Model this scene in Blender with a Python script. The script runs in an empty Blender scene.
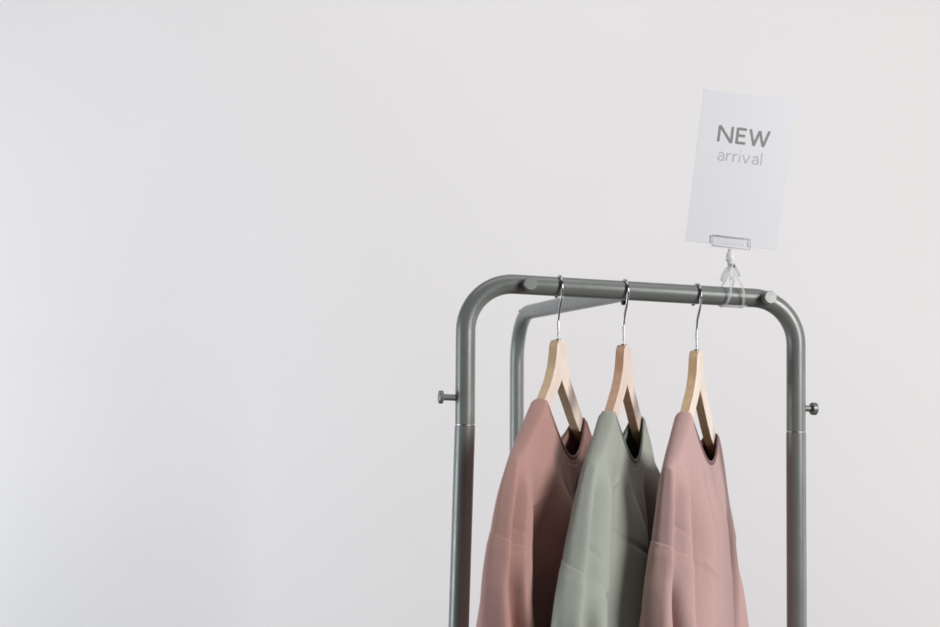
import bpy, bmesh, math, random
from mathutils import Vector, Matrix, noise
import numpy as np

S = bpy.context.scene
# ------------------------------------------------------------------ camera
f_px = 1300.0
pitch, roll = math.radians(3.8), math.radians(1.1)
cd = bpy.data.cameras.new('camera'); cam = bpy.data.objects.new('camera', cd)
S.collection.objects.link(cam); S.camera = cam
Fv = Vector((0, math.cos(pitch), math.sin(pitch))); R0 = Vector((1, 0, 0)); U0 = R0.cross(Fv)
Rv = math.cos(roll)*R0 + math.sin(roll)*U0
Uv = -math.sin(roll)*R0 + math.cos(roll)*U0
cam.matrix_world = Matrix(((Rv.x, Uv.x, -Fv.x, 0), (Rv.y, Uv.y, -Fv.y, 0), (Rv.z, Uv.z, -Fv.z, 1.3), (0, 0, 0, 1)))
cd.sensor_width = 36; cd.lens = 36*f_px/940; cd.clip_start = .05; cd.clip_end = 100
cd.dof.use_dof = True; cd.dof.focus_distance = 2.0; cd.dof.aperture_fstop = 4.5

# ------------------------------------------------------------------ world + lamps
w = bpy.data.worlds.new("World"); S.world = w; w.use_nodes = True
bg = w.node_tree.nodes['Background']
bg.inputs[0].default_value = (.90, .92, 1.0, 1); bg.inputs[1].default_value = .03
S.view_settings.view_transform = 'Standard'; S.view_settings.look = 'None'
S.view_settings.gamma = 1; S.view_settings.exposure = 0

def area(name, loc, target, sx, sy, power, col):
    l = bpy.data.lights.new(name, 'AREA'); l.shape = 'RECTANGLE'; l.size = sx; l.size_y = sy
    l.energy = power; l.color = col
    o = bpy.data.objects.new(name, l); S.collection.objects.link(o); o.location = loc
    d = Vector(target) - Vector(loc); o.rotation_euler = d.to_track_quat('-Z', 'Y').to_euler()
    return o
area('window_light', (-3.4, 1.7, .85), (-.5, 3.8, .70), 1.8, 1.6, 92, (.89, .94, 1.0))
area('right_light', (2.75, -.25, 2.25), (.3, 2.3, 1.3), 1.3, 1.6, 126, (1.0, .985, .97))
area('right_wall_wash', (3.3, 2.4, .75), (.5, 3.85, .75), .9, 1.4, 20, (1.0, .985, .975))  # added wash out of frame, only brightens and evens the wall
area('top_wall_wash', (-.1, 1.9, 3.9), (-.1, 3.5, 1.2), 3.2, 1.6, 31, (1.0, .968, .965))  # added wash from above to lift the wall, not a room lamp

# ------------------------------------------------------------------ helpers
def link(name, me, mat=None, parent=None, smooth=True):
    o = bpy.data.objects.new(name, me); S.collection.objects.link(o)
    if mat: me.materials.append(mat)
    if smooth:
        for p in me.polygons: p.use_smooth = True
    if parent: o.parent = parent
    return o
def from_bm(name, bm, mat, parent=None, smooth=True):
    bmesh.ops.recalc_face_normals(bm, faces=bm.faces)
    me = bpy.data.meshes.new(name); bm.to_mesh(me); bm.free()
    return link(name, me, mat, parent, smooth)
def empty(name, loc, label, cat, group=None, rz=0):
    o = bpy.data.objects.new(name, None); S.collection.objects.link(o); o.location = loc
    o.rotation_euler = (0, 0, rz); o.empty_display_size = .05
    o['label'] = label; o['category'] = cat
    if group: o['group'] = group
    return o
def auto(o, ang=35):
    o.data.set_sharp_from_angle(angle=math.radians(ang))
def tube(bm, pts, r, n=20, caps=True, flat=None):
    """sweep a circle (or ellipse: flat=(ru,rv)) along pts with parallel transport"""
    pts = [Vector(p) for p in pts]; N = len(pts)
    rr = r if hasattr(r, '__len__') else [r]*N
    T = [(pts[min(i+1, N-1)]-pts[max(i-1, 0)]).normalized() for i in range(N)]
    a = Vector((0, 0, 1)) if abs(T[0].z) < .9 else Vector((0, 1, 0))
    X = T[0].cross(a).normalized(); rings = []
    for i in range(N):
        X = (X - T[i]*X.dot(T[i])).normalized(); Y = T[i].cross(X)
        k = flat if flat else (1, 1)
        rings.append([bm.verts.new(pts[i] + X*math.cos(2*math.pi*j/n)*rr[i]*k[0] + Y*math.sin(2*math.pi*j/n)*rr[i]*k[1]) for j in range(n)])
    for i in range(N-1):
        for j in range(n):
            bm.faces.new((rings[i][j], rings[i][(j+1) % n], rings[i+1][(j+1) % n], rings[i+1][j]))
    if caps:
        bm.faces.new(rings[0][::-1]); bm.faces.new(rings[-1])
def arc_corner(a, c, b, r, n=14):
    """points of a rounded corner at c between directions to a and b"""
    a, b, c = Vector(a), Vector(b), Vector(c)
    d1 = (a-c).normalized(); d2 = (b-c).normalized(); half = d1.angle(d2)/2
    L = r/math.tan(half); ctr = c + (d1+d2).normalized()*(r/math.sin(half))
    s = c+d1*L-ctr; e = c+d2*L-ctr; tot = s.angle(e); ax = s.cross(e).normalized()
    return [ctr + Matrix.Rotation(tot*i/n, 3, ax) @ s for i in range(n+1)]
def lathe(bm, p, axis, prof, n=28):
    """prof: list of (distance along axis, radius)"""
    p = Vector(p); axis = Vector(axis).normalized()
    tube(bm, [p+axis*d for d, _ in prof], [r for _, r in prof], n)

# ------------------------------------------------------------------ materials
def mat(name):
    m = bpy.data.materials.new(name); m.use_nodes = True; nt = m.node_tree
    return m, nt, nt.nodes['Principled BSDF']
def coords(nt, scale=(1, 1, 1)):
    tc = nt.nodes.new('ShaderNodeTexCoord'); mp = nt.nodes.new('ShaderNodeMapping')
    mp.inputs['Scale'].default_value = scale; nt.links.new(tc.outputs['Object'], mp.inputs[0]); return mp
def noise_n(nt, vec, scale, detail=3, rough=.5):
    n = nt.nodes.new('ShaderNodeTexNoise'); n.inputs['Scale'].default_value = scale
    n.inputs['Detail'].default_value = detail; n.inputs['Roughness'].default_value = rough
    nt.links.new(vec.outputs[0], n.inputs['Vector']); return n
def ramp(nt, fac, cols, pos=None):
    r = nt.nodes.new('ShaderNodeValToRGB'); e = r.color_ramp.elements
    while len(e) < len(cols): e.new(.5)
    for i, c in enumerate(cols):
        e[i].position = pos[i] if pos else i/(len(cols)-1); e[i].color = (*c, 1)
    nt.links.new(fac, r.inputs[0]); return r
def bump(nt, b, h, strength, dist=.001, prev=None):
    n = nt.nodes.new('ShaderNodeBump'); n.inputs['Strength'].default_value = strength
    n.inputs['Distance'].default_value = dist; nt.links.new(h, n.inputs['Height'])
    if prev: nt.links.new(prev.outputs[0], n.inputs['Normal'])
    nt.links.new(n.outputs[0], b.inputs['Normal']); return n

def wall_mat():
    m, nt, b = mat('wall_paint'); v = coords(nt)
    n = noise_n(nt, v, 1.2, 4); r = ramp(nt, n.outputs[0], [(.785, .768, .770), (.802, .788, .790)], [.3, .7])
    nt.links.new(r.outputs[0], b.inputs['Base Color']); b.inputs['Roughness'].default_value = .9
    n2 = noise_n(nt, v, 260, 2); bump(nt, b, n2.outputs[0], .12, .0006); return m
def floor_mat():
    m, nt, b = mat('floor_concrete'); v = coords(nt); n = noise_n(nt, v, 3, 6)
    r = ramp(nt, n.outputs[0], [(.045, .042, .040), (.07, .066, .062)], [.3, .7])
    nt.links.new(r.outputs[0], b.inputs['Base Color']); b.inputs['Roughness'].default_value = .5; return m
def paint_mat():
    m, nt, b = mat('grey_painted_steel'); v = coords(nt)
    n = noise_n(nt, v, 14, 5); r = ramp(nt, n.outputs[0], [(.178, .192, .183), (.200, .213, .204)], [.35, .7])
    nt.links.new(r.outputs[0], b.inputs['Base Color'])
    b.inputs['Metallic'].default_value = .2; b.inputs['Roughness'].default_value = .36
    n3 = noise_n(nt, v, 60, 3); r3 = ramp(nt, n3.outputs[0], [(.33,)*3, (.42,)*3], [.3, .7]); nt.links.new(r3.outputs[0], b.inputs['Roughness'])
    n2 = noise_n(nt, v, 500, 1); bump(nt, b, n2.outputs[0], .05, .0002); return m
def metal_mat(name, col, rough):
    m, nt, b = mat(name); v = coords(nt); n = noise_n(nt, v, 9, 1)
    r = ramp(nt, n.outputs[0], [tuple(c*.94 for c in col), col], [.35, .65]); nt.links.new(r.outputs[0], b.inputs['Base Color'])
    b.inputs['Metallic'].default_value = 1; b.inputs['Roughness'].default_value = rough; return m
def wood_mat(name, c1, c2):
    m, nt, b = mat(name); v = coords(nt, (1, 1, 1))
    mp = coords(nt, (3.0, 22, 3.0)); n = noise_n(nt, mp, 14, 5, .6)
    wv = nt.nodes.new('ShaderNodeTexWave'); wv.inputs['Scale'].default_value = 20; wv.inputs['Distortion'].default_value = 5
    wv.inputs['Detail'].default_value = 3; nt.links.new(v.outputs[0], wv.inputs['Vector'])
    mx = nt.nodes.new('ShaderNodeMix'); mx.inputs[0].default_value = .12
    nt.links.new(n.outputs[0], mx.inputs[2]); nt.links.new(wv.outputs['Fac'], mx.inputs[3])
    r = ramp(nt, mx.outputs[0], [c1, c2], [.25, .75]); nt.links.new(r.outputs[0], b.inputs['Base Color'])
    b.inputs['Roughness'].default_value = .42; bump(nt, b, mx.outputs[0], .12, .0003); return m
def cloth_mat(name, c, c2):
    m, nt, b = mat(name); v = coords(nt)
    n = noise_n(nt, v, 9, 4); r = ramp(nt, n.outputs[0], [c, c2], [.3, .7]); nt.links.new(r.outputs[0], b.inputs['Base Color'])
    b.inputs['Roughness'].default_value = .92; b.inputs['Specular IOR Level'].default_value = .2
    b.inputs['Sheen Weight'].default_value = .18; b.inputs['Sheen Roughness'].default_value = .5
    wk = nt.nodes.new('ShaderNodeTexWave'); wk.inputs['Scale'].default_value = 260; wk.bands_direction = 'Z'; wk.inputs['Distortion'].default_value = 1.5
    nt.links.new(v.outputs[0], wk.inputs['Vector'])
    st = coords(nt, (1.0, 1.0, .32)); n2 = noise_n(nt, v, 700, 2); n3 = noise_n(nt, st, 22, 4, .55)
    b1 = bump(nt, b, n3.outputs[0], .5, .006); b2 = bump(nt, b, wk.outputs['Fac'], .10, .0004, b1)
    bump(nt, b, n2.outputs[0], .28, .0006, b2); return m
def clear_mat(name='clear_plastic', haze=.10):
    m, nt, b = mat(name); nt.nodes.remove(b); out = nt.nodes['Material Output']
    t = nt.nodes.new('ShaderNodeBsdfTransparent'); t.inputs[0].default_value = (.985, .985, .99, 1)
    g = nt.nodes.new('ShaderNodeBsdfGlossy'); g.inputs[0].default_value = (.95, .95, .96, 1); g.inputs['Roughness'].default_value = .08
    d = nt.nodes.new('ShaderNodeBsdfDiffuse'); d.inputs[0].default_value = (.85, .85, .86, 1)
    lw = nt.nodes.new('ShaderNodeLayerWeight'); lw.inputs[0].default_value = .30
    pw = nt.nodes.new('ShaderNodeMath'); pw.operation = 'POWER'; pw.inputs[1].default_value = 1.6; nt.links.new(lw.outputs['Facing'], pw.inputs[0])
    ml = nt.nodes.new('ShaderNodeMath'); ml.operation = 'MULTIPLY_ADD'; ml.inputs[1].default_value = .75; ml.inputs[2].default_value = .004; nt.links.new(pw.outputs[0], ml.inputs[0])
    mx = nt.nodes.new('ShaderNodeMixShader'); nt.links.new(ml.outputs[0], mx.inputs[0]); nt.links.new(t.outputs[0], mx.inputs[1]); nt.links.new(g.outputs[0], mx.inputs[2])
    m2 = nt.nodes.new('ShaderNodeMixShader'); m2.inputs[0].default_value = haze; nt.links.new(mx.outputs[0], m2.inputs[1]); nt.links.new(d.outputs[0], m2.inputs[2])
    nt.links.new(m2.outputs[0], out.inputs[0]); return m
def milky_mat():
    m, nt, b = mat('milky_plastic'); b.inputs['Base Color'].default_value = (.92, .92, .90, 1)
    b.inputs['Transmission Weight'].default_value = .35; b.inputs['Roughness'].default_value = .2; return m
def paper_mat():
    m, nt, b = mat('sign_paper'); v = coords(nt); n = noise_n(nt, v, 8, 3)
    r = ramp(nt, n.outputs[0], [(.65, .66, .70), (.665, .675, .715)]); nt.links.new(r.outputs[0], b.inputs['Base Color'])
    b.inputs['Roughness'].default_value = .55; return m
def ink_mat(name, c):
    m, nt, b = mat(name); b.inputs['Base Color'].default_value = (*c, 1); b.inputs['Roughness'].default_value = .6; return m

M = dict(wall=wall_mat(), floor=floor_mat(), paint=paint_mat(), chrome=metal_mat('chrome_wire', (.47, .47, .47), .2),
         bolt=metal_mat('dark_bolt', (.10, .10, .10), .4), clear=clear_mat(haze=.03), cloudy=clear_mat('cloudy_clear_plastic', .30), rim=ink_mat('grey_plastic_edge', (.42, .42, .45)), milky=milky_mat(), paper=paper_mat(),
         ring=metal_mat('bare_steel_ring', (.42, .43, .42), .45),
         ink=ink_mat('dark_ink', (.19, .20, .195)), ink2=ink_mat('light_ink', (.40, .41, .41)))
PINK = ((.425, .245, .215), (.455, .263, .232)); PINK2 = ((.485, .32, .305), (.515, .338, .323)); SAGE = ((.335, .36, .31), (.36, .385, .335))

# ------------------------------------------------------------------ setting
def slab(name, x0, x1, y0, y1, z0, z1, m):
    bm = bmesh.new(); bmesh.ops.create_cube(bm, size=1)
    for v in bm.verts:
        v.co = Vector(((x0+x1)/2+v.co.x*(x1-x0), (y0+y1)/2+v.co.y*(y1-y0), (z0+z1)/2+v.co.z*(z1-z0)))
    o = from_bm(name, bm, m, smooth=False); o['kind'] = 'structure'; return o
slab('wall', -5, 5, 3.85, 4.0, -.1, 4.2, M['wall'])
slab('floor', -5, 5, -3, 3.848, -.1, 0, M['floor'])

# ------------------------------------------------------------------ clothing rack
RT = .0147
BL = Vector((-.00695, 1.95, 1.47784)); BR = Vector((.51523, 2.05, 1.46685))
bdir = (BR-BL).normalized(); back = Vector((-bdir.y, bdir.x, 0)).normalized()
JL = Vector((-.0043, 1.95, 1.2639)); JR = Vector((.51575, 2.05, 1.2610))
FL = Vector((-.0190, 1.95, .0)); FR = Vector((.524, 2.05, .0))
RC = Vector((.09785, 2.70, 1.4791)); JN = Vector((.24610, 1.99846, 1.4725))
RJ = Vector((.1020, 2.70, 1.19)); RF = Vector((.107, 2.70, 0))
rack = empty('clothing_rack', (.25, 2.1, 0), 'grey painted steel tube clothing rack with rounded corners, holding the hangers and the sign clip', 'clothing rack')
def inrack(o): o.parent = rack; o.matrix_parent_inverse = Matrix.Translation(-Vector(rack.location)); return o
bm = bmesh.new()
pts = [JL, JL.lerp(BL, .35)] + arc_corner(JL, BL, BR, .072) + [BL.lerp(BR, t) for t in (.3, .4, .5, .6, .7)] + arc_corner(BL, BR, JR, .072) + [JR.lerp(BR, .35), JR]
tube(bm, pts, RT, 40); o = inrack(from_bm('front_frame', bm, M['paint'])); auto(o)
bm = bmesh.new()
endj = JN + back*(RT*.3)
pts = [RJ, RJ.lerp(RC, .4)] + arc_corner(RJ, RC, JN, .10) + [RC.lerp(endj, t) for t in (.3, .5, .7, .9)] + [endj]
tube(bm, pts, RT*.97, 40); o = inrack(from_bm('rear_frame', bm, M['paint'])); auto(o)
for J, Ft in ((JL, FL), (JR, FR), (RJ, RF)):
    ax = (Ft-J).normalized()
    bm = bmesh.new(); L = (Ft-J).length
    lathe(bm, J, ax, [(.0022, RT*.93), (.0030, RT*1.03), (.006, RT*1.035), (L*.5, RT*1.035), (L-.03, RT*1.035)], 40)
    o = inrack(from_bm('leg', bm, M['paint'])); auto(o)
    bm = bmesh.new(); lathe(bm, J, ax, [(.0004, RT*.90), (.0005, RT*.995), (.0022, RT*.995), (.0024, RT*.90)], 40)
    r = inrack(from_bm('joint_ring', bm, M['ring'])); auto(r)
    bm = bmesh.new(); lathe(bm, J+ax*(L-.032), ax, [(0, RT*1.0), (0, RT*1.16), (.030, RT*1.2), (.032, RT*1.1)], 32)
    c = inrack(from_bm('foot_cap', bm, M['bolt'])); auto(c)
def peg(p, d, l, r, R, hl):
    bm = bmesh.new()
    prof = [(-.002, r), (l, r), (l+.0003, R*.92), (l+.0012, R), (l+hl-.001, R), (l+hl, R*.88)]
    lathe(bm, p, d, prof, 28); o = inrack(from_bm('peg', bm, M['paint'])); auto(o)
PL = Vector((-.0050, 1.95, 1.3026)); PR = Vector((.5157, 2.05, 1.2970))
peg(PL - bdir*RT, -bdir, .0185, .0048, .0098, .007)
peg(PR + bdir*RT, bdir, .0105, .0048, .0098, .009)
fw = (-back + bdir*.03).normalized()
for p in (Vector((.0845, 1.968, 1.4758)), Vector((.4605, 2.039, 1.4680))):
    bm = bmesh.new(); q = p + fw*RT*.8
    lathe(bm, q, fw, [(-.004, .0098), (.013, .0098), (.0150, .0102), (.0165, .0094)], 32)
    o = inrack(from_bm('peg', bm, M['paint'])); auto(o)
# small bolts of the rear tube
for p, d in ((RC + Vector((.010, -.02, -.004)), Vector((-.3, -.2, .9))),):
    bm = bmesh.new(); lathe(bm, p, d, [(0, .0045), (.012, .0045), (.0135, .0035)], 20); o = inrack(from_bm('bolt', bm, M['bolt'])); auto(o)
bm = bmesh.new(); lathe(bm, endj + back*.03 + Vector((.0, 0, -.010)), Vector((.15, -.2, -1)), [(0, .0045), (.008, .0045), (.0095, .003)], 20)
o = inrack(from_bm('bolt', bm, M['bolt'])); auto(o)

# ------------------------------------------------------------------ hangers
def outer_h(u):
    return float(np.interp(abs(u), [0, .014, .021, .0255, .0275, .030, .036, .052, .084, .13, .18, .205], [0, .0012, .0045, .011, .020, .030, .045, .065, .0905, .126, .160, .175]))
def smooth_outer(u):
    return sum(outer_h(abs(u)+d)*k for d, k in ((-.006, .25), (0, .5), (.006, .25))) if abs(u) > .034 else outer_h(u)
def make_hanger(name, loc, rz, label, group, woodm, hook_rot, bar_h=.08, tip=1.0):
    root = empty(name, loc, label, 'clothes hanger', group, rz)
    # local frame: x = along the hanger (away from the camera), y = across its thickness, z up
    us = [0, .007, .014, .019, .0225, .025, .0268, .0278, .029, .031, .034, .038, .043, .050, .058, .068, .08, .095, .11, .13, .15, .17, .188, .198]
    top = [(u, -smooth_outer(u)) for u in us]
    end = [(.2055, -.1785), (.2075, -.186), (.203, -.194)]
    inn = []
    for u in (.19, .16, .13, .10, .07, .045, .025, .012, .005):
        inn.append((u, -(.062 + .80*u - .55*max(0, u-.09)**1.0*.55)))
    right = top + end + inn
    apex = [(0, -.060)]
    left = [(-x, z) for x, z in reversed(right) if x > 0]
    poly = right + apex + left
    bm = bmesh.new(); th = .0068
    vs = [bm.verts.new((x, -th, z)) for x, z in poly]; f = bm.faces.new(vs)
    ex = bmesh.ops.extrude_face_region(bm, geom=[f])
    for v in [g for g in ex['geom'] if isinstance(g, bmesh.types.BMVert)]: v.co.y = th
    bmesh.ops.triangulate(bm, faces=[fc for fc in bm.faces if len(fc.verts) > 4])
    o = from_bm('wooden_body', bm, woodm, root)
    o.data.materials.append(EDGE[woodm.name])
    for pgn in o.data.polygons: pgn.material_index = 0 if abs(pgn.normal.y) > .5 else 1
    bv = o.modifiers.new('bevel', 'BEVEL'); bv.width = .0026; bv.segments = 3; bv.limit_method = 'ANGLE'; bv.angle_limit = math.radians(40)
    auto(o, 40)
    # steel hook, swivelled on its own
    ca, sa = math.cos(hook_rot-rz), math.sin(hook_rot-rz)
    bm = bmesh.new(); pts = []
    r = .0190; cz = bar_h - .0024
    ctrl = [(0, -.012), (0, -.004), (0, .004), (0, .012), (0, .020), (.0010, .028), (.0002, cz-.0410), (-.0060, cz-.0310), (-.0120, cz-.0225), (-.0160, cz-.0150)]
    for k in range(21):
        a = math.radians(203 - k*(203+35*tip)/20.0)
        ctrl.append((r*math.cos(a), cz + r*math.sin(a)))
    # Catmull-Rom refine
    P = [ctrl[0]] + ctrl + [ctrl[-1]]
    for i in range(1, len(P)-2):
        for t in (0, .25, .5, .75):
            q = [0, 0]
            for c in (0, 1):
                p0, p1, p2, p3 = P[i-1][c], P[i][c], P[i+1][c], P[i+2][c]
                q[c] = .5*((2*p1)+(-p0+p2)*t+(2*p0-5*p1+4*p2-p3)*t*t+(-p0+3*p1-3*p2+p3)*t**3)
            pts.append((q[0]*ca, q[0]*sa, q[1]))
    A_ = np.array(pts)
    for _ in range(10): A_[1:-1] = .25*A_[:-2]+.5*A_[1:-1]+.25*A_[2:]
    pts = [tuple(q) for q in A_]
    tube(bm, pts, .0019, 18)
    e = Vector(pts[-1]); bmesh.ops.create_uvsphere(bm, u_segments=14, v_segments=10, radius=.0036, matrix=Matrix.Translation(e))
    h = from_bm('hook', bm, M['chrome'], root)
    bm = bmesh.new(); lathe(bm, (0, 0, -.002), (0, 0, 1), [(0, .0042), (.0028, .0042), (.0034, .003)], 20)
    from_bm('ferrule', bm, M['chrome'], h)
    return root

# ------------------------------------------------------------------ sweaters
def sm(a, b, x):
    t = max(0.0, min(1.0, (x-a)/(b-a))); return t*t*(3-2*t)
def spow(x, e): return math.copysign(abs(x)**e, x)
def make_sweater(name, loc, rz, label, group, cm, prm):
    root = empty(name, loc, label, 'sweater', group, rz)
    seed = prm['seed']; un, uf = prm['neck']; dF = prm['front_drop']; dB = prm['back_drop']; folds = prm['folds']
    HEM = .70; US = .205; NS, NV = 190, 150
    uc0 = prm.get('uc', 0.0)
    def toph(u, side):
        """height (downwards) and half depth of the top edge at u, for the front (+1) or back (-1) panel"""
        if un < u < uf:
            t = (u-un)/(uf-un); hn, hf = outer_h(un)-.002, outer_h(uf)-.002
            lin = hn + (hf-hn)*t; d = dF if side > 0 else dB; tm = prm.get('neck_mid', .47)
            # parabola-like scoop with its lowest point at tm
            s_ = t/tm if t < tm else (1-t)/(1-tm)
            prof = math.sin(math.pi/2*s_)**(.95 if t < tm else .8) if side > 0 else 1-(1-s_)**2.2
            return lin + d*prof, .0092 + (.0105 if side > 0 else .008)*math.sin(math.pi*t)**.9
        return outer_h(u) - .0025, 0.0
    def section(s, h, side):
        """closed body section: s 0..1 from the near end to the far end"""
        a = math.pi*(1-s)
        grow = sm(.10, .60, h)
        un_ = prm['near'] + prm['near_grow']*grow; uf_ = prm['far'] + prm['far_grow']*grow
        c = math.cos(a); U = un_ if c < 0 else uf_
        u = uc0 + U*spow(c, .72)
        D = .033 + .010*grow
        w_ = D*abs(math.sin(a))**.58
        return u, w_*side
    def foldf(s, h, side):
        v = 0
        for (sd, s0, s1, wd, amp, h0, h1) in folds:
            if sd != side: continue
            k = (h-h0)/(HEM-h0)
            if k <= 0: continue
            sc = s0 + (s1-s0)*min(1, k) + .006*math.sin(h*17+s0*40); x = (s-sc)/(wd*(1+.5*k)); x *= (.75 if x*amp < 0 else 1.5)
            if abs(x) < 3: v += amp*sm(h0, h1, h)*math.exp(-x*x)
        return v
    def bp(s, h, side, inner=True):
        a = math.pi*(1-s); ut = US*spow(math.cos(a), .80); h0, w0 = toph(ut, side); dh = max(0.0, h-h0)
        us_, ws_ = section(s, h, side)
        gu = 1-math.exp(-dh/.070); gw = 1-math.exp(-(dh/.078)**(1.0+.4*(1-abs(2*s-1))))
        u = ut + (us_-ut)*gu
        arch = .0122*math.sqrt(max(0, 1-(1-min(1, dh/.010))**2)) if w0 == 0 else 0
        edge = abs(math.sin(a))**.35
        wst = max(w0, arch*edge); wv = wst*side + (ws_-wst*side)*gw
        amp = foldf(s, h, side)*min(1, dh/.05)
        amp += .0040*(noise.noise(Vector((u*14+seed, side*3, h*4))))*min(1, dh/.05)
        amp += .0012*(noise.noise(Vector((u*38+seed, side*3, h*15+seed))))*min(1, dh/.03)
        for (ws_, wh_, sl_, am_) in prm.get('wrinkles', ()):
            q = (h-wh_) - sl_*(s-ws_)
            amp += am_*math.exp(-(q/.0035)**2)*math.exp(-((s-ws_)/.05)**2)*(1 if side > 0 else 0)
        if w0 > 0: amp += (.0004*math.exp(-((dh-.0150)/.002)**2) - .0007*math.exp(-((dh-.0118)/.0013)**2))*sm(.003, .012, w0)
        wv += amp*side*edge
        if inner:
            # below the armhole seam the torso steps back behind the sleeve
            e = s if s < .5 else 1-s
            sa_ = min(1, (e/.2)**.833); ca_ = math.sqrt(1-sa_*sa_)
            hl = prm['seam'] + .012*(1-ca_) + prm.get('slope', .010)*sa_*side
            r = sm(hl+.005, hl+.024, h)
            wn = (1-sm(.17, .30, e))*r
            u -= math.copysign(.055*wn, u); wv *= 1-.75*wn
        return u, wv
    grids = {}
    bm = bmesh.new()
    for side in (1, -1):
        G = []
        for i in range(NS+1):
            s = i/NS; ut = US*spow(math.cos(math.pi*(1-s)), .80)
            h0, w0 = toph(ut, side); col = []
            for j in range(NV+1):
                h = h0 + (HEM-h0)*(j/NV)**1.35
                u, wv = bp(s, h, side)
                col.append(bm.verts.new((u, -wv, -h)))
            G.append(col)
        for i in range(NS):
            for j in range(NV):
                q = (G[i][j], G[i+1][j], G[i+1][j+1], G[i][j+1])
                bm.faces.new(q if side > 0 else q[::-1])
        grids[side] = [[c.co.copy() for c in col] for col in G]
    bmesh.ops.remove_doubles(bm, verts=bm.verts, dist=.0006)
    body = from_bm('body', bm, cm, root)
    so = body.modifiers.new('thickness', 'SOLIDIFY'); so.thickness = .0013; so.offset = 0
    # neckband: a narrow folded band sewn round the opening
    loop = []
    for side in (1, -1):
        idx = [i for i in range(NS+1) if un-.001 < US*spow(math.cos(math.pi*(1-i/NS)), .80) < uf+.001]
        pts = [grids[side][i][0] for i in idx]
        loop += pts if side > 0 else pts[::-1]
    lp = []
    for i in range(len(loop)):
        if not lp or (loop[i]-lp[-1]).length > .0025: lp.append(loop[i])
    bm = bmesh.new(); n = len(lp); rings = []
    ctr = sum(lp, Vector())/n; pd = None
    for i in range(n):
        T = (lp[(i+1) % n]-lp[i-1]).normalized()
        out = Vector((0, math.copysign(1, lp[i].y) if abs(lp[i].y) > .001 else 0, 0))
        dn = T.cross(Vector((0, 1, 0))); 
        if dn.dot(ctr-lp[i]) > 0: dn = -dn
        if pd is not None and dn.dot(pd) < 0: dn = -dn
        pd = dn.copy(); N2 = T.cross(dn).normalized()
        kk = .55+.45*sm(.009, .016, abs(lp[i].y))
        rings.append([bm.verts.new(lp[i] - Vector((0, 0, .003*(1-kk))) + dn*(.0012+.0038*math.cos(b))*kk + N2*.0019*kk*math.sin(b)) for b in [2*math.pi*k/10 for k in range(10)]])
    for i in range(n):
        A, B = rings[i], rings[(i+1) % n]
        if (A[0].co-B[0].co).length > (A[0].co-B[5].co).length: B = [B[(-k) % 10] for k in range(10)]
        for k in range(10):
            bm.faces.new((A[k], A[(k+1) % 10], B[(k+1) % 10], B[k]))
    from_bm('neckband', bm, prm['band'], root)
    # sleeves
    for sgn in (-1, 1):
        bm = bmesh.new(); NA, NH = 150, 130; rings = []
        U = (prm['near'] + prm['near_grow']*.35) if sgn < 0 else (prm['far'] + prm['far_grow']*.35)
        for j in range(NH+1):
            v = j/NH; row = []
            for i in range(NA):
                a = 2*math.pi*i/NA
                ca, sa = math.cos(a), math.sin(a)     # ca: along the hanger (outwards), sa: across
                h0 = prm['seam'] + .012*(1-max(0, ca)) + prm.get('slope', .010)*sa
                h = h0 + (.78-h0)*v**1.2
                k = sm(.30, .60, h); kk = sm(.035, .19, h-h0)
                ru = .038 + .006*k; rw = .0400 + .008*k - .012*sm(.6, .8, h)
                tu = uc0 + sgn*(U + prm.get('flare', 0) + .004 + .006*k - ru) + sgn*ru*ca
                tw = rw*spow(sa, .72)
                # at the seam the sleeve lies on the body surface, and below it falls free
                sd = 1 if sa >= 0 else -1; e = .20*abs(sa)**1.2 if ca >= 0 else .20
                bu, bw = bp(e if sgn < 0 else 1-e, h, sd, False)
                if ca < 0: bu += -sgn*.04*(-ca); bw *= 1-.15*(-ca) if abs(sa) > .01 else 1; bw *= abs(sa)**.6
                d0 = h-h0
                off = .0012*sm(0, .004, d0) + .0016*sm(.004, .02, d0) - .0020*math.exp(-(d0/.0015)**2)
                uu = bu*(1-kk) + tu*kk; ww = bw*(1-kk) + tw*kk
                fo = 0
                for (a0, wd, amp, h0f, drift) in prm['sleeve_folds']:
                    d = (a - (a0+drift*(h-.3)) + math.pi) % (2*math.pi) - math.pi
                    d = d/wd; d *= .75 if d < 0 else 1.5
                    fo += amp*sm(h0f, h0f+.14, h)*math.exp(-d*d)
                fo *= sm(.015, .07, d0)
                fo += .004*noise.noise(Vector((ca*1.6+seed*2, sa*1.6, h*6)))*kk
                fo += .0015*noise.noise(Vector((ca*4+seed*2, sa*4, h*22)))*kk + off
                if ca < 0 and d0 < .05: fo *= d0/.05
                uu += sgn*fo*ca; ww += fo*sa
                row.append(bm.verts.new((uu, -ww, -h)))
            rings.append(row)
        for j in range(NH):
            for i in range(NA):
                bm.faces.new((rings[j][i], rings[j][(i+1) % NA], rings[j+1][(i+1) % NA], rings[j+1][i]))
        sl = from_bm('sleeve', bm, cm, root)
        so = sl.modifiers.new('thickness', 'SOLIDIFY'); so.thickness = .0014; so.offset = 0
        # ribbed cuff
        bm = bmesh.new(); rr = []
        base = rings and [Vector((c[0], c[1], c[2])) for c in [(uc0 + sgn*(U-.023) + sgn*.030*math.cos(t), .030*math.sin(t)+prm.get('sleeve_w', 0), 0) for t in [2*math.pi*i/120 for i in range(120)]]]
        for z, k in ((-.765, .92), (-.785, .96), (-.83, .93), (-.832, .86)):
            rr.append([bm.verts.new((base[i].x, base[i].y*k + .0008*(i % 2), z)) for i in range(120)])
        for j in range(3):
            for i in range(120): bm.faces.new((rr[j][i], rr[j][(i+1) % 120], rr[j+1][(i+1) % 120], rr[j+1][i]))
        cf = from_bm('cuff', bm, cm, sl)
    return root

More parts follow.
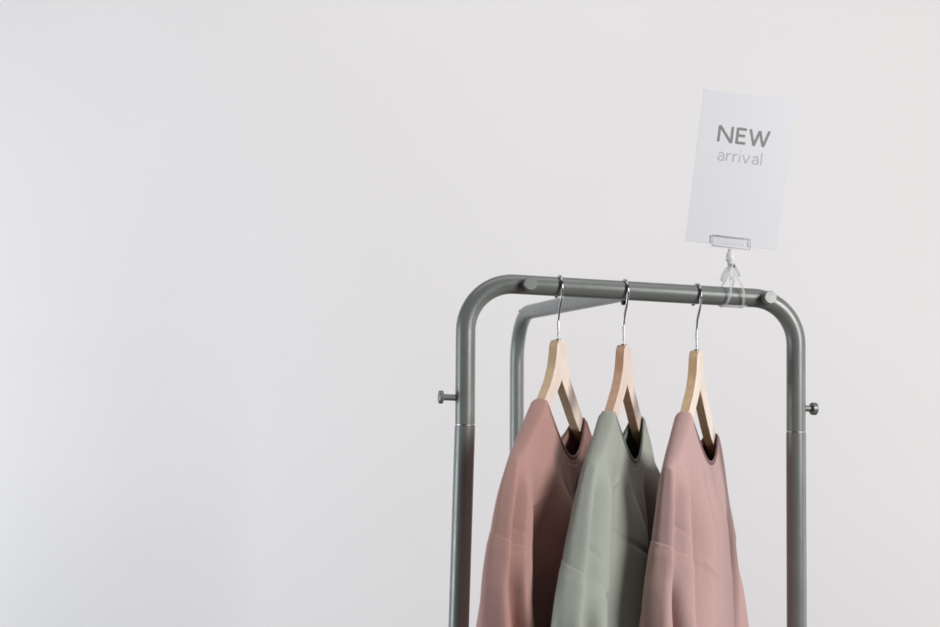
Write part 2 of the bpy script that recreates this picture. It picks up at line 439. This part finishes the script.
# ---- the three sets.  folds: (side, s at start, s at hem, width, amplitude, from height, full height)
woodA = wood_mat('beech_wood', (.76, .625, .53), (.86, .74, .66))
woodB = wood_mat('reddish_beech_wood', (.72, .56, .47), (.82, .69, .60))
woodC = wood_mat('golden_beech_wood', (.77, .645, .54), (.86, .76, .67))
edgeA = wood_mat('beech_edge_grain', (.52, .37, .22), (.66, .49, .32)); edgeB = wood_mat('reddish_edge_grain', (.46, .27, .17), (.60, .38, .26)); edgeC = wood_mat('golden_edge_grain', (.52, .35, .19), (.66, .47, .29))
EDGE = {woodA.name: edgeA, woodB.name: edgeB, woodC.name: edgeC}
pinkA = cloth_mat('dusty_pink_cotton', *PINK); sageM = cloth_mat('sage_green_cotton', *SAGE); pinkC = cloth_mat('rose_pink_cotton', *PINK2)
bandA = cloth_mat('dusty_pink_rib_shaded', (.17, .085, .075), (.19, .095, .085)); bandB = cloth_mat('sage_green_rib_shaded', (.105, .125, .10), (.12, .14, .115)); bandC = cloth_mat('rose_pink_rib_shaded', (.18, .095, .095), (.20, .105, .105))  # rib colours darkened to carry the shade along the neck edge

def rz_of(theta): return math.pi/2 - theta      # local x points away from the camera, turned theta to the right
HG = 'wooden hangers on the rack bar'; SG = 'sweaters on the rack'
hook_a = rz_of(-math.atan2(-back.x, back.y))
sets = [
    (Vector((.1352, 1.9775, 1.3940)), .36, woodA, hook_a, 1.0),
    (Vector((.2373, 1.9979, 1.3890)), .33, woodB, hook_a, .5),
    (Vector((.3530, 2.0196, 1.3835)), .36, woodC, hook_a, 1.0)]
hlab = ['pale wooden hanger inside the leftmost pink sweater, nearest the bent left corner',
        'reddish wooden hanger inside the sage green sweater, between the two pink ones',
        'golden wooden hanger inside the rightmost pink sweater, next to the sign clip']
for (p, th, wm, ha, tip), lb in zip(sets, hlab):
    make_hanger('clothes_hanger', p, rz_of(th), lb, HG, wm, ha, JN.z + (BR.z-BL.z)*(p.x-JN.x)/(BR.x-BL.x) - p.z, tip)
BK = [(-1, .10, .08, .06, .012, .18, .45), (-1, .25, .22, .06, -.010, .2, .5), (-1, .45, .45, .07, .012, .2, .5), (-1, .7, .7, .07, -.010, .2, .5)]
F1 = [(1, .105, .10, .026, -.016, .13, 0.26), (1, .155, .15, .026, .008, .13, .26), (1, .20, .18, .05, .010, .14, 0.25), (1, .30, .28, 0.0425, -0.0315, .18, 0.29), (1, .41, .40, 0.034, 0.035, .17, 0.28), (1, .53, .52, 0.022, -0.0315, .19, 0.3), (1, .66, .67, 0.051, 0.016, .18, 0.29), (1, .80, .82, 0.0425, -0.021, .2, 0.31)] + BK
F2 = [(1, .12, .11, .030, -.012, .13, 0.24), (1, .22, .21, .05, .012, .12, 0.23), (1, .33, .33, 0.030, -0.035, .16, 0.27), (1, .43, .43, 0.028, 0.026, .18, 0.29), (1, .545, .55, 0.020, -0.030, .185, 0.295), (1, .66, .68, 0.051, 0.035, .16, 0.27), (1, .80, .82, 0.0425, -0.021, .2, 0.31)] + BK
F3 = [(1, .10, .095, .028, -.014, .12, .24), (1, .20, .19, .040, .012, .10, .21), (1, .285, .265, .026, -.030, .16, .30), (1, .37, .36, .038, .020, .16, .30), (1, .455, .468, .014, -.030, .172, .23), (1, .52, .54, .022, .014, .17, .28), (1, .63, .665, .022, -.026, .24, .36), (1, .74, .78, .04, .012, .22, .36)] + BK
SF = [(.72, .26, -.016, .25, .1), (.40, .25, .006, .25, .1), (1.25, .30, .006, .30, .1), (.15, .35, .004, .26, .3), (-.60, .32, -.007, .30, -.3), (math.pi*.92, .28, -.007, .34, .2), (math.pi*.62, .25, -.006, .33, .3), (math.pi*1.5, .4, .006, .4, .2)]
slab_ = ['dusty pink sweater with a scooped neck, leftmost of the three on the rack',
         'sage green sweater hanging between the two pink ones',
         'rose pink sweater with its neckline turned to the right, closest to the sign clip']
prms = [
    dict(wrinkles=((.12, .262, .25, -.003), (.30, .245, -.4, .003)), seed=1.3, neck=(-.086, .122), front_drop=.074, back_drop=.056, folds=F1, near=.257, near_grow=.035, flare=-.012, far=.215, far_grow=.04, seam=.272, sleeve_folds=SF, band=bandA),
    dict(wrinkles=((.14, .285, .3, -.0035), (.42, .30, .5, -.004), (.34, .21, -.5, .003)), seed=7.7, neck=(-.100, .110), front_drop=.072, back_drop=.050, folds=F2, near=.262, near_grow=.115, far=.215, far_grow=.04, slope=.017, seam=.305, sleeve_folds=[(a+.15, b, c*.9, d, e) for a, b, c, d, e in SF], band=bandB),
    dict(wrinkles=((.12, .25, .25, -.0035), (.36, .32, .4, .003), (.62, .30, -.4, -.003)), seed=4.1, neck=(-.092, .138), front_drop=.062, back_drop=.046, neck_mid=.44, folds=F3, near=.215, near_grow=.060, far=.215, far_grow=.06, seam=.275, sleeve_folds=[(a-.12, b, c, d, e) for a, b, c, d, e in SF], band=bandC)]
for (p, th, wm, ha, tip), lb, cm, pr in zip(sets, slab_, (pinkA, sageM, pinkC), prms):
    make_sweater('sweater', p, rz_of(th), lb, None if cm is sageM else 'pink sweaters on the rack', cm, pr)

# ------------------------------------------------------------------ sign clip and sign, in the vertical plane of the bar
CP = Vector((.4066, 2.0292, 1.469)); bx = Vector((bdir.x, bdir.y, 0)).normalized()
clip = empty('sign_clip', CP + Vector((0, 0, RT)), 'clear plastic sign clip gripping the bar at the right, under the white sign', 'sign clip')
def cl(o): o.parent = clip; o.matrix_parent_inverse = Matrix.Translation(-Vector(clip.location)); return o
def Q(b, z, y=0): return CP + bx*b + back*y + Vector((0, 0, z))
def obox(bm, p, q, z0, z1, t0, t1):
    """box between bar-plane points p and q (each (b, z) of the lower edge), with height and depth range"""
    lo = [Q(p[0], p[1], t0), Q(q[0], q[1], t0), Q(q[0], q[1], t1), Q(p[0], p[1], t1)]
    d = (Vector((q[0]-p[0], q[1]-p[1]))).normalized(); up = Vector((-d.y, d.x))
    a = [bm.verts.new(v + bx*up.x*z0 + Vector((0, 0, up.y*z0))) for v in lo]
    c = [bm.verts.new(v + bx*up.x*z1 + Vector((0, 0, up.y*z1))) for v in lo]
    bm.faces.new(a[::-1]); bm.faces.new(c)
    for i in range(4): bm.faces.new((a[i], a[(i+1) % 4], c[(i+1) % 4], c[i]))
# gripping jaw: front and rear plates joined at the foot
for nm, t0, t1 in (('grip_jaw', -.0040, -.0012), ('grip_jaw', .0012, .0040)):
    bm = bmesh.new(); obox(bm, (-.0315, .0790), (.0312, .0752), 0, .0165, t0, t1)
    o = cl(from_bm(nm, bm, M['clear'], smooth=False)); bv = o.modifiers.new('b', 'BEVEL'); bv.width = .0008; bv.segments = 2
bm = bmesh.new()
rim = [Q(-.0315, .0790, -.0041), Q(-.0310, .0957, -.0041), Q(.0317, .0919, -.0041), Q(.0312, .0752, -.0041), Q(-.0315, .0790, -.0041)]
for k in range(4): tube(bm, [rim[k], rim[k+1]], .00055, 8)
cl(from_bm('grip_rim', bm, M['rim']))
bm = bmesh.new(); obox(bm, (-.0315, .0772), (.0312, .0734), 0, .0024, -.0042, .0042)
o = cl(from_bm('grip_base', bm, M['clear'], smooth=False)); bv = o.modifiers.new('b', 'BEVEL'); bv.width = .0007; bv.segments = 2
bm = bmesh.new(); lathe(bm, Q(0, .075), (0, 0, -1), [(0, .0035), (.005, .004), (.007, .006), (.012, .0068), (.018, .0066), (.0215, .0045), (.026, .0038)], 24)
cl(from_bm('ball_joint', bm, M['milky']))
# two spring loaded jaws, each with two prongs curving round the bar and a finger lever
for sy in (-1, 1):
    bm = bmesh.new()
    for sx in (-1, 1):
        pts = []
        for t in range(13):
            k = t/12; ang = math.radians(70 - 150*k)
            y = (.0170+.004*math.sin(math.pi*k))*math.cos(ang); z = .0165*math.sin(ang)
            if t < 3: y = .004 + t*.003
            b = .003 + sx*(.0045 + .0125*sm(0, 1, k) + .002*math.sin(6*k))
            pts.append(Q(b, z + (.020*(1-k)**2), sy*y))
        pts = [Q(.003+sx*.0035, .052, sy*.002), Q(.003+sx*.004, .044, sy*.003)] + pts
        tube(bm, pts, .0019, 12, flat=(1, .7))
    obx = [(.003, .0535), (.003, .040)]
    tube(bm, [Q(-.016, -.014, sy*.0088), Q(.003, -.0150, sy*.0090), Q(.024, -.0148, sy*.0088)], .0016, 12)
    cl(from_bm('clamp_jaw', bm, M['cloudy']))
    bm = bmesh.new()
    tube(bm, [Q(.003, .050, sy*.004), Q(-.001, .044, sy*.010), Q(-.004, .036, sy*.016), Q(-.007, .026, sy*.020)], [.0028, .0036, .0040, .0036], 14, flat=(.45, 1))
    tube(bm, [Q(.003, .050, sy*.004), Q(.006, .043, sy*.010), Q(.008, .036, sy*.014), Q(.009, .031, sy*.016)], [.0024, .0030, .0030, .0026], 14, flat=(.45, 1))
    cl(from_bm('finger_lever', bm, M['cloudy']))
bm = bmesh.new(); lathe(bm, Q(.0035, .0475, -.0072), -back, [(0, .0022), (.001, .0022), (.0013, .0012)], 16)
cl(from_bm('pivot_pin', bm, M['bolt']))

# sheet: corners measured in the plane of the bar
c_tl, c_tr, c_br, c_bl = (-.0454, .3269), (.1114, .3176), (.0766, .0766), (-.0740, .0846)
bm = bmesh.new(); NX, NZ = 16, 24; layers = []
for off in (-.00045, .00045):
    g = []
    for j in range(NZ+1):
        row = []
        for i in range(NX+1):
            s, t = i/NX, j/NZ
            b = (c_bl[0]*(1-s)+c_br[0]*s)*(1-t) + (c_tl[0]*(1-s)+c_tr[0]*s)*t
            z = (c_bl[1]*(1-s)+c_br[1]*s)*(1-t) + (c_tl[1]*(1-s)+c_tr[1]*s)*t
            row.append(bm.verts.new(Q(b, z, off)))
        g.append(row)
    layers.append(g)
for li, g in enumerate(layers):
    for j in range(NZ):
        for i in range(NX): bm.faces.new((g[j][i], g[j][i+1], g[j+1][i+1], g[j+1][i]))
A, B = layers
for j in range(NZ):
    bm.faces.new((A[j][0], A[j+1][0], B[j+1][0], B[j][0])); bm.faces.new((A[j][NX], A[j+1][NX], B[j+1][NX], B[j][NX]))
for i in range(NX):
    bm.faces.new((A[0][i], A[0][i+1], B[0][i+1], B[0][i])); bm.faces.new((A[NZ][i], A[NZ][i+1], B[NZ][i+1], B[NZ][i]))
sign = empty('sign', Q(0, .08), 'pale tilted sign card reading NEW arrival, held upright above the bar', 'sign')
o = from_bm('card', bm, M['paper'], smooth=False); o.parent = sign; o.matrix_parent_inverse = Matrix.Translation(-Vector(sign.location))
def lettering(glyphs, m, origin, xs, ys, wd, space):
    """letters drawn as flat strokes; glyph units: x-height 1, width per glyph"""
    bm = bmesh.new(); x0 = 0; lay = 0
    def pt(x, y, d): return Q(origin[0] + x*xs*.998 + y*ys*.125, origin[1] - x*xs*.060 + y*ys*.992, d)
    for adv, strokes in glyphs:
        for st in strokes:
            P_ = [Vector((x0+x, y)) for x, y in st]; L_, R_ = [], []; n = len(P_)
            for k in range(n):
                a_ = (P_[k]-P_[k-1]) if k else (P_[1]-P_[0]); b_ = (P_[k+1]-P_[k]) if k < n-1 else a_
                a_ = Vector((a_.x*xs, a_.y*ys)).normalized(); b_ = Vector((b_.x*xs, b_.y*ys)).normalized()
                t = (a_+b_).normalized(); nrm = Vector((-t.y, t.x)); c = max(.5, t.dot(b_))
                off = nrm*wd/2/c
                L_.append((P_[k].x+off.x/xs, P_[k].y+off.y/ys)); R_.append((P_[k].x-off.x/xs, P_[k].y-off.y/ys))
            d = -.0006 - .00003*(lay % 7); lay += 1
            A_ = [bm.verts.new(pt(*q, d)) for q in L_]; B_ = [bm.verts.new(pt(*q, d)) for q in R_]
            for k in range(n-1): bm.faces.new((A_[k], A_[k+1], B_[k+1], B_[k]))
        x0 += adv+space
    o = from_bm('lettering', bm, m, None, False)
    o.parent = sign; o.matrix_parent_inverse = Matrix.Translation(-Vector(sign.location))
def curve(cx, cy, rx, ry, a0, a1, n=12):
    return [(cx+rx*math.cos(math.radians(a0+(a1-a0)*k/n)), cy+ry*math.sin(math.radians(a0+(a1-a0)*k/n))) for k in range(n+1)]
gN = (.83, [[(0, 0), (0, 1)], [(0, 1), (.74, 0)], [(.74, 0), (.74, 1)]])
gE = (.50, [[(0, 0), (0, 1)], [(0, .93), (.5, .93)], [(0, .52), (.45, .52)], [(0, .07), (.5, .07)]])
gW = (1.10, [[(0, 1), (.28, 0)], [(.28, 0), (.55, .95)], [(.55, .95), (.82, 0)], [(.82, 0), (1.10, 1)]])
ga = (.72, [[(.68, 0), (.68, .62)] , curve(.36, .62, .32, .36, 0, 150), curve(.38, .30, .34, .27, 60, 360+20)])
gr = (.42, [[(0, 0), (0, 1)], curve(.36, .50, .36, .46, 170, 75)])
gi = (.04, [[(0, 0), (0, 1)], [(0, 1.30), (0, 1.46)]])
gv = (.80, [[(0, 1), (.40, 0)], [(.40, 0), (.80, 1)]])
gl = (.04, [[(0, 0), (0, 1.50)]])
lettering([gN, gE, gW], M['ink'], (-.0215, .2445), .0290, .0262, .0043, .22)
lettering([ga, gr, gr, gi, gv, ga, gl], M['ink2'], (-.0225, .2150), .0142, .0130, .0018, .33)
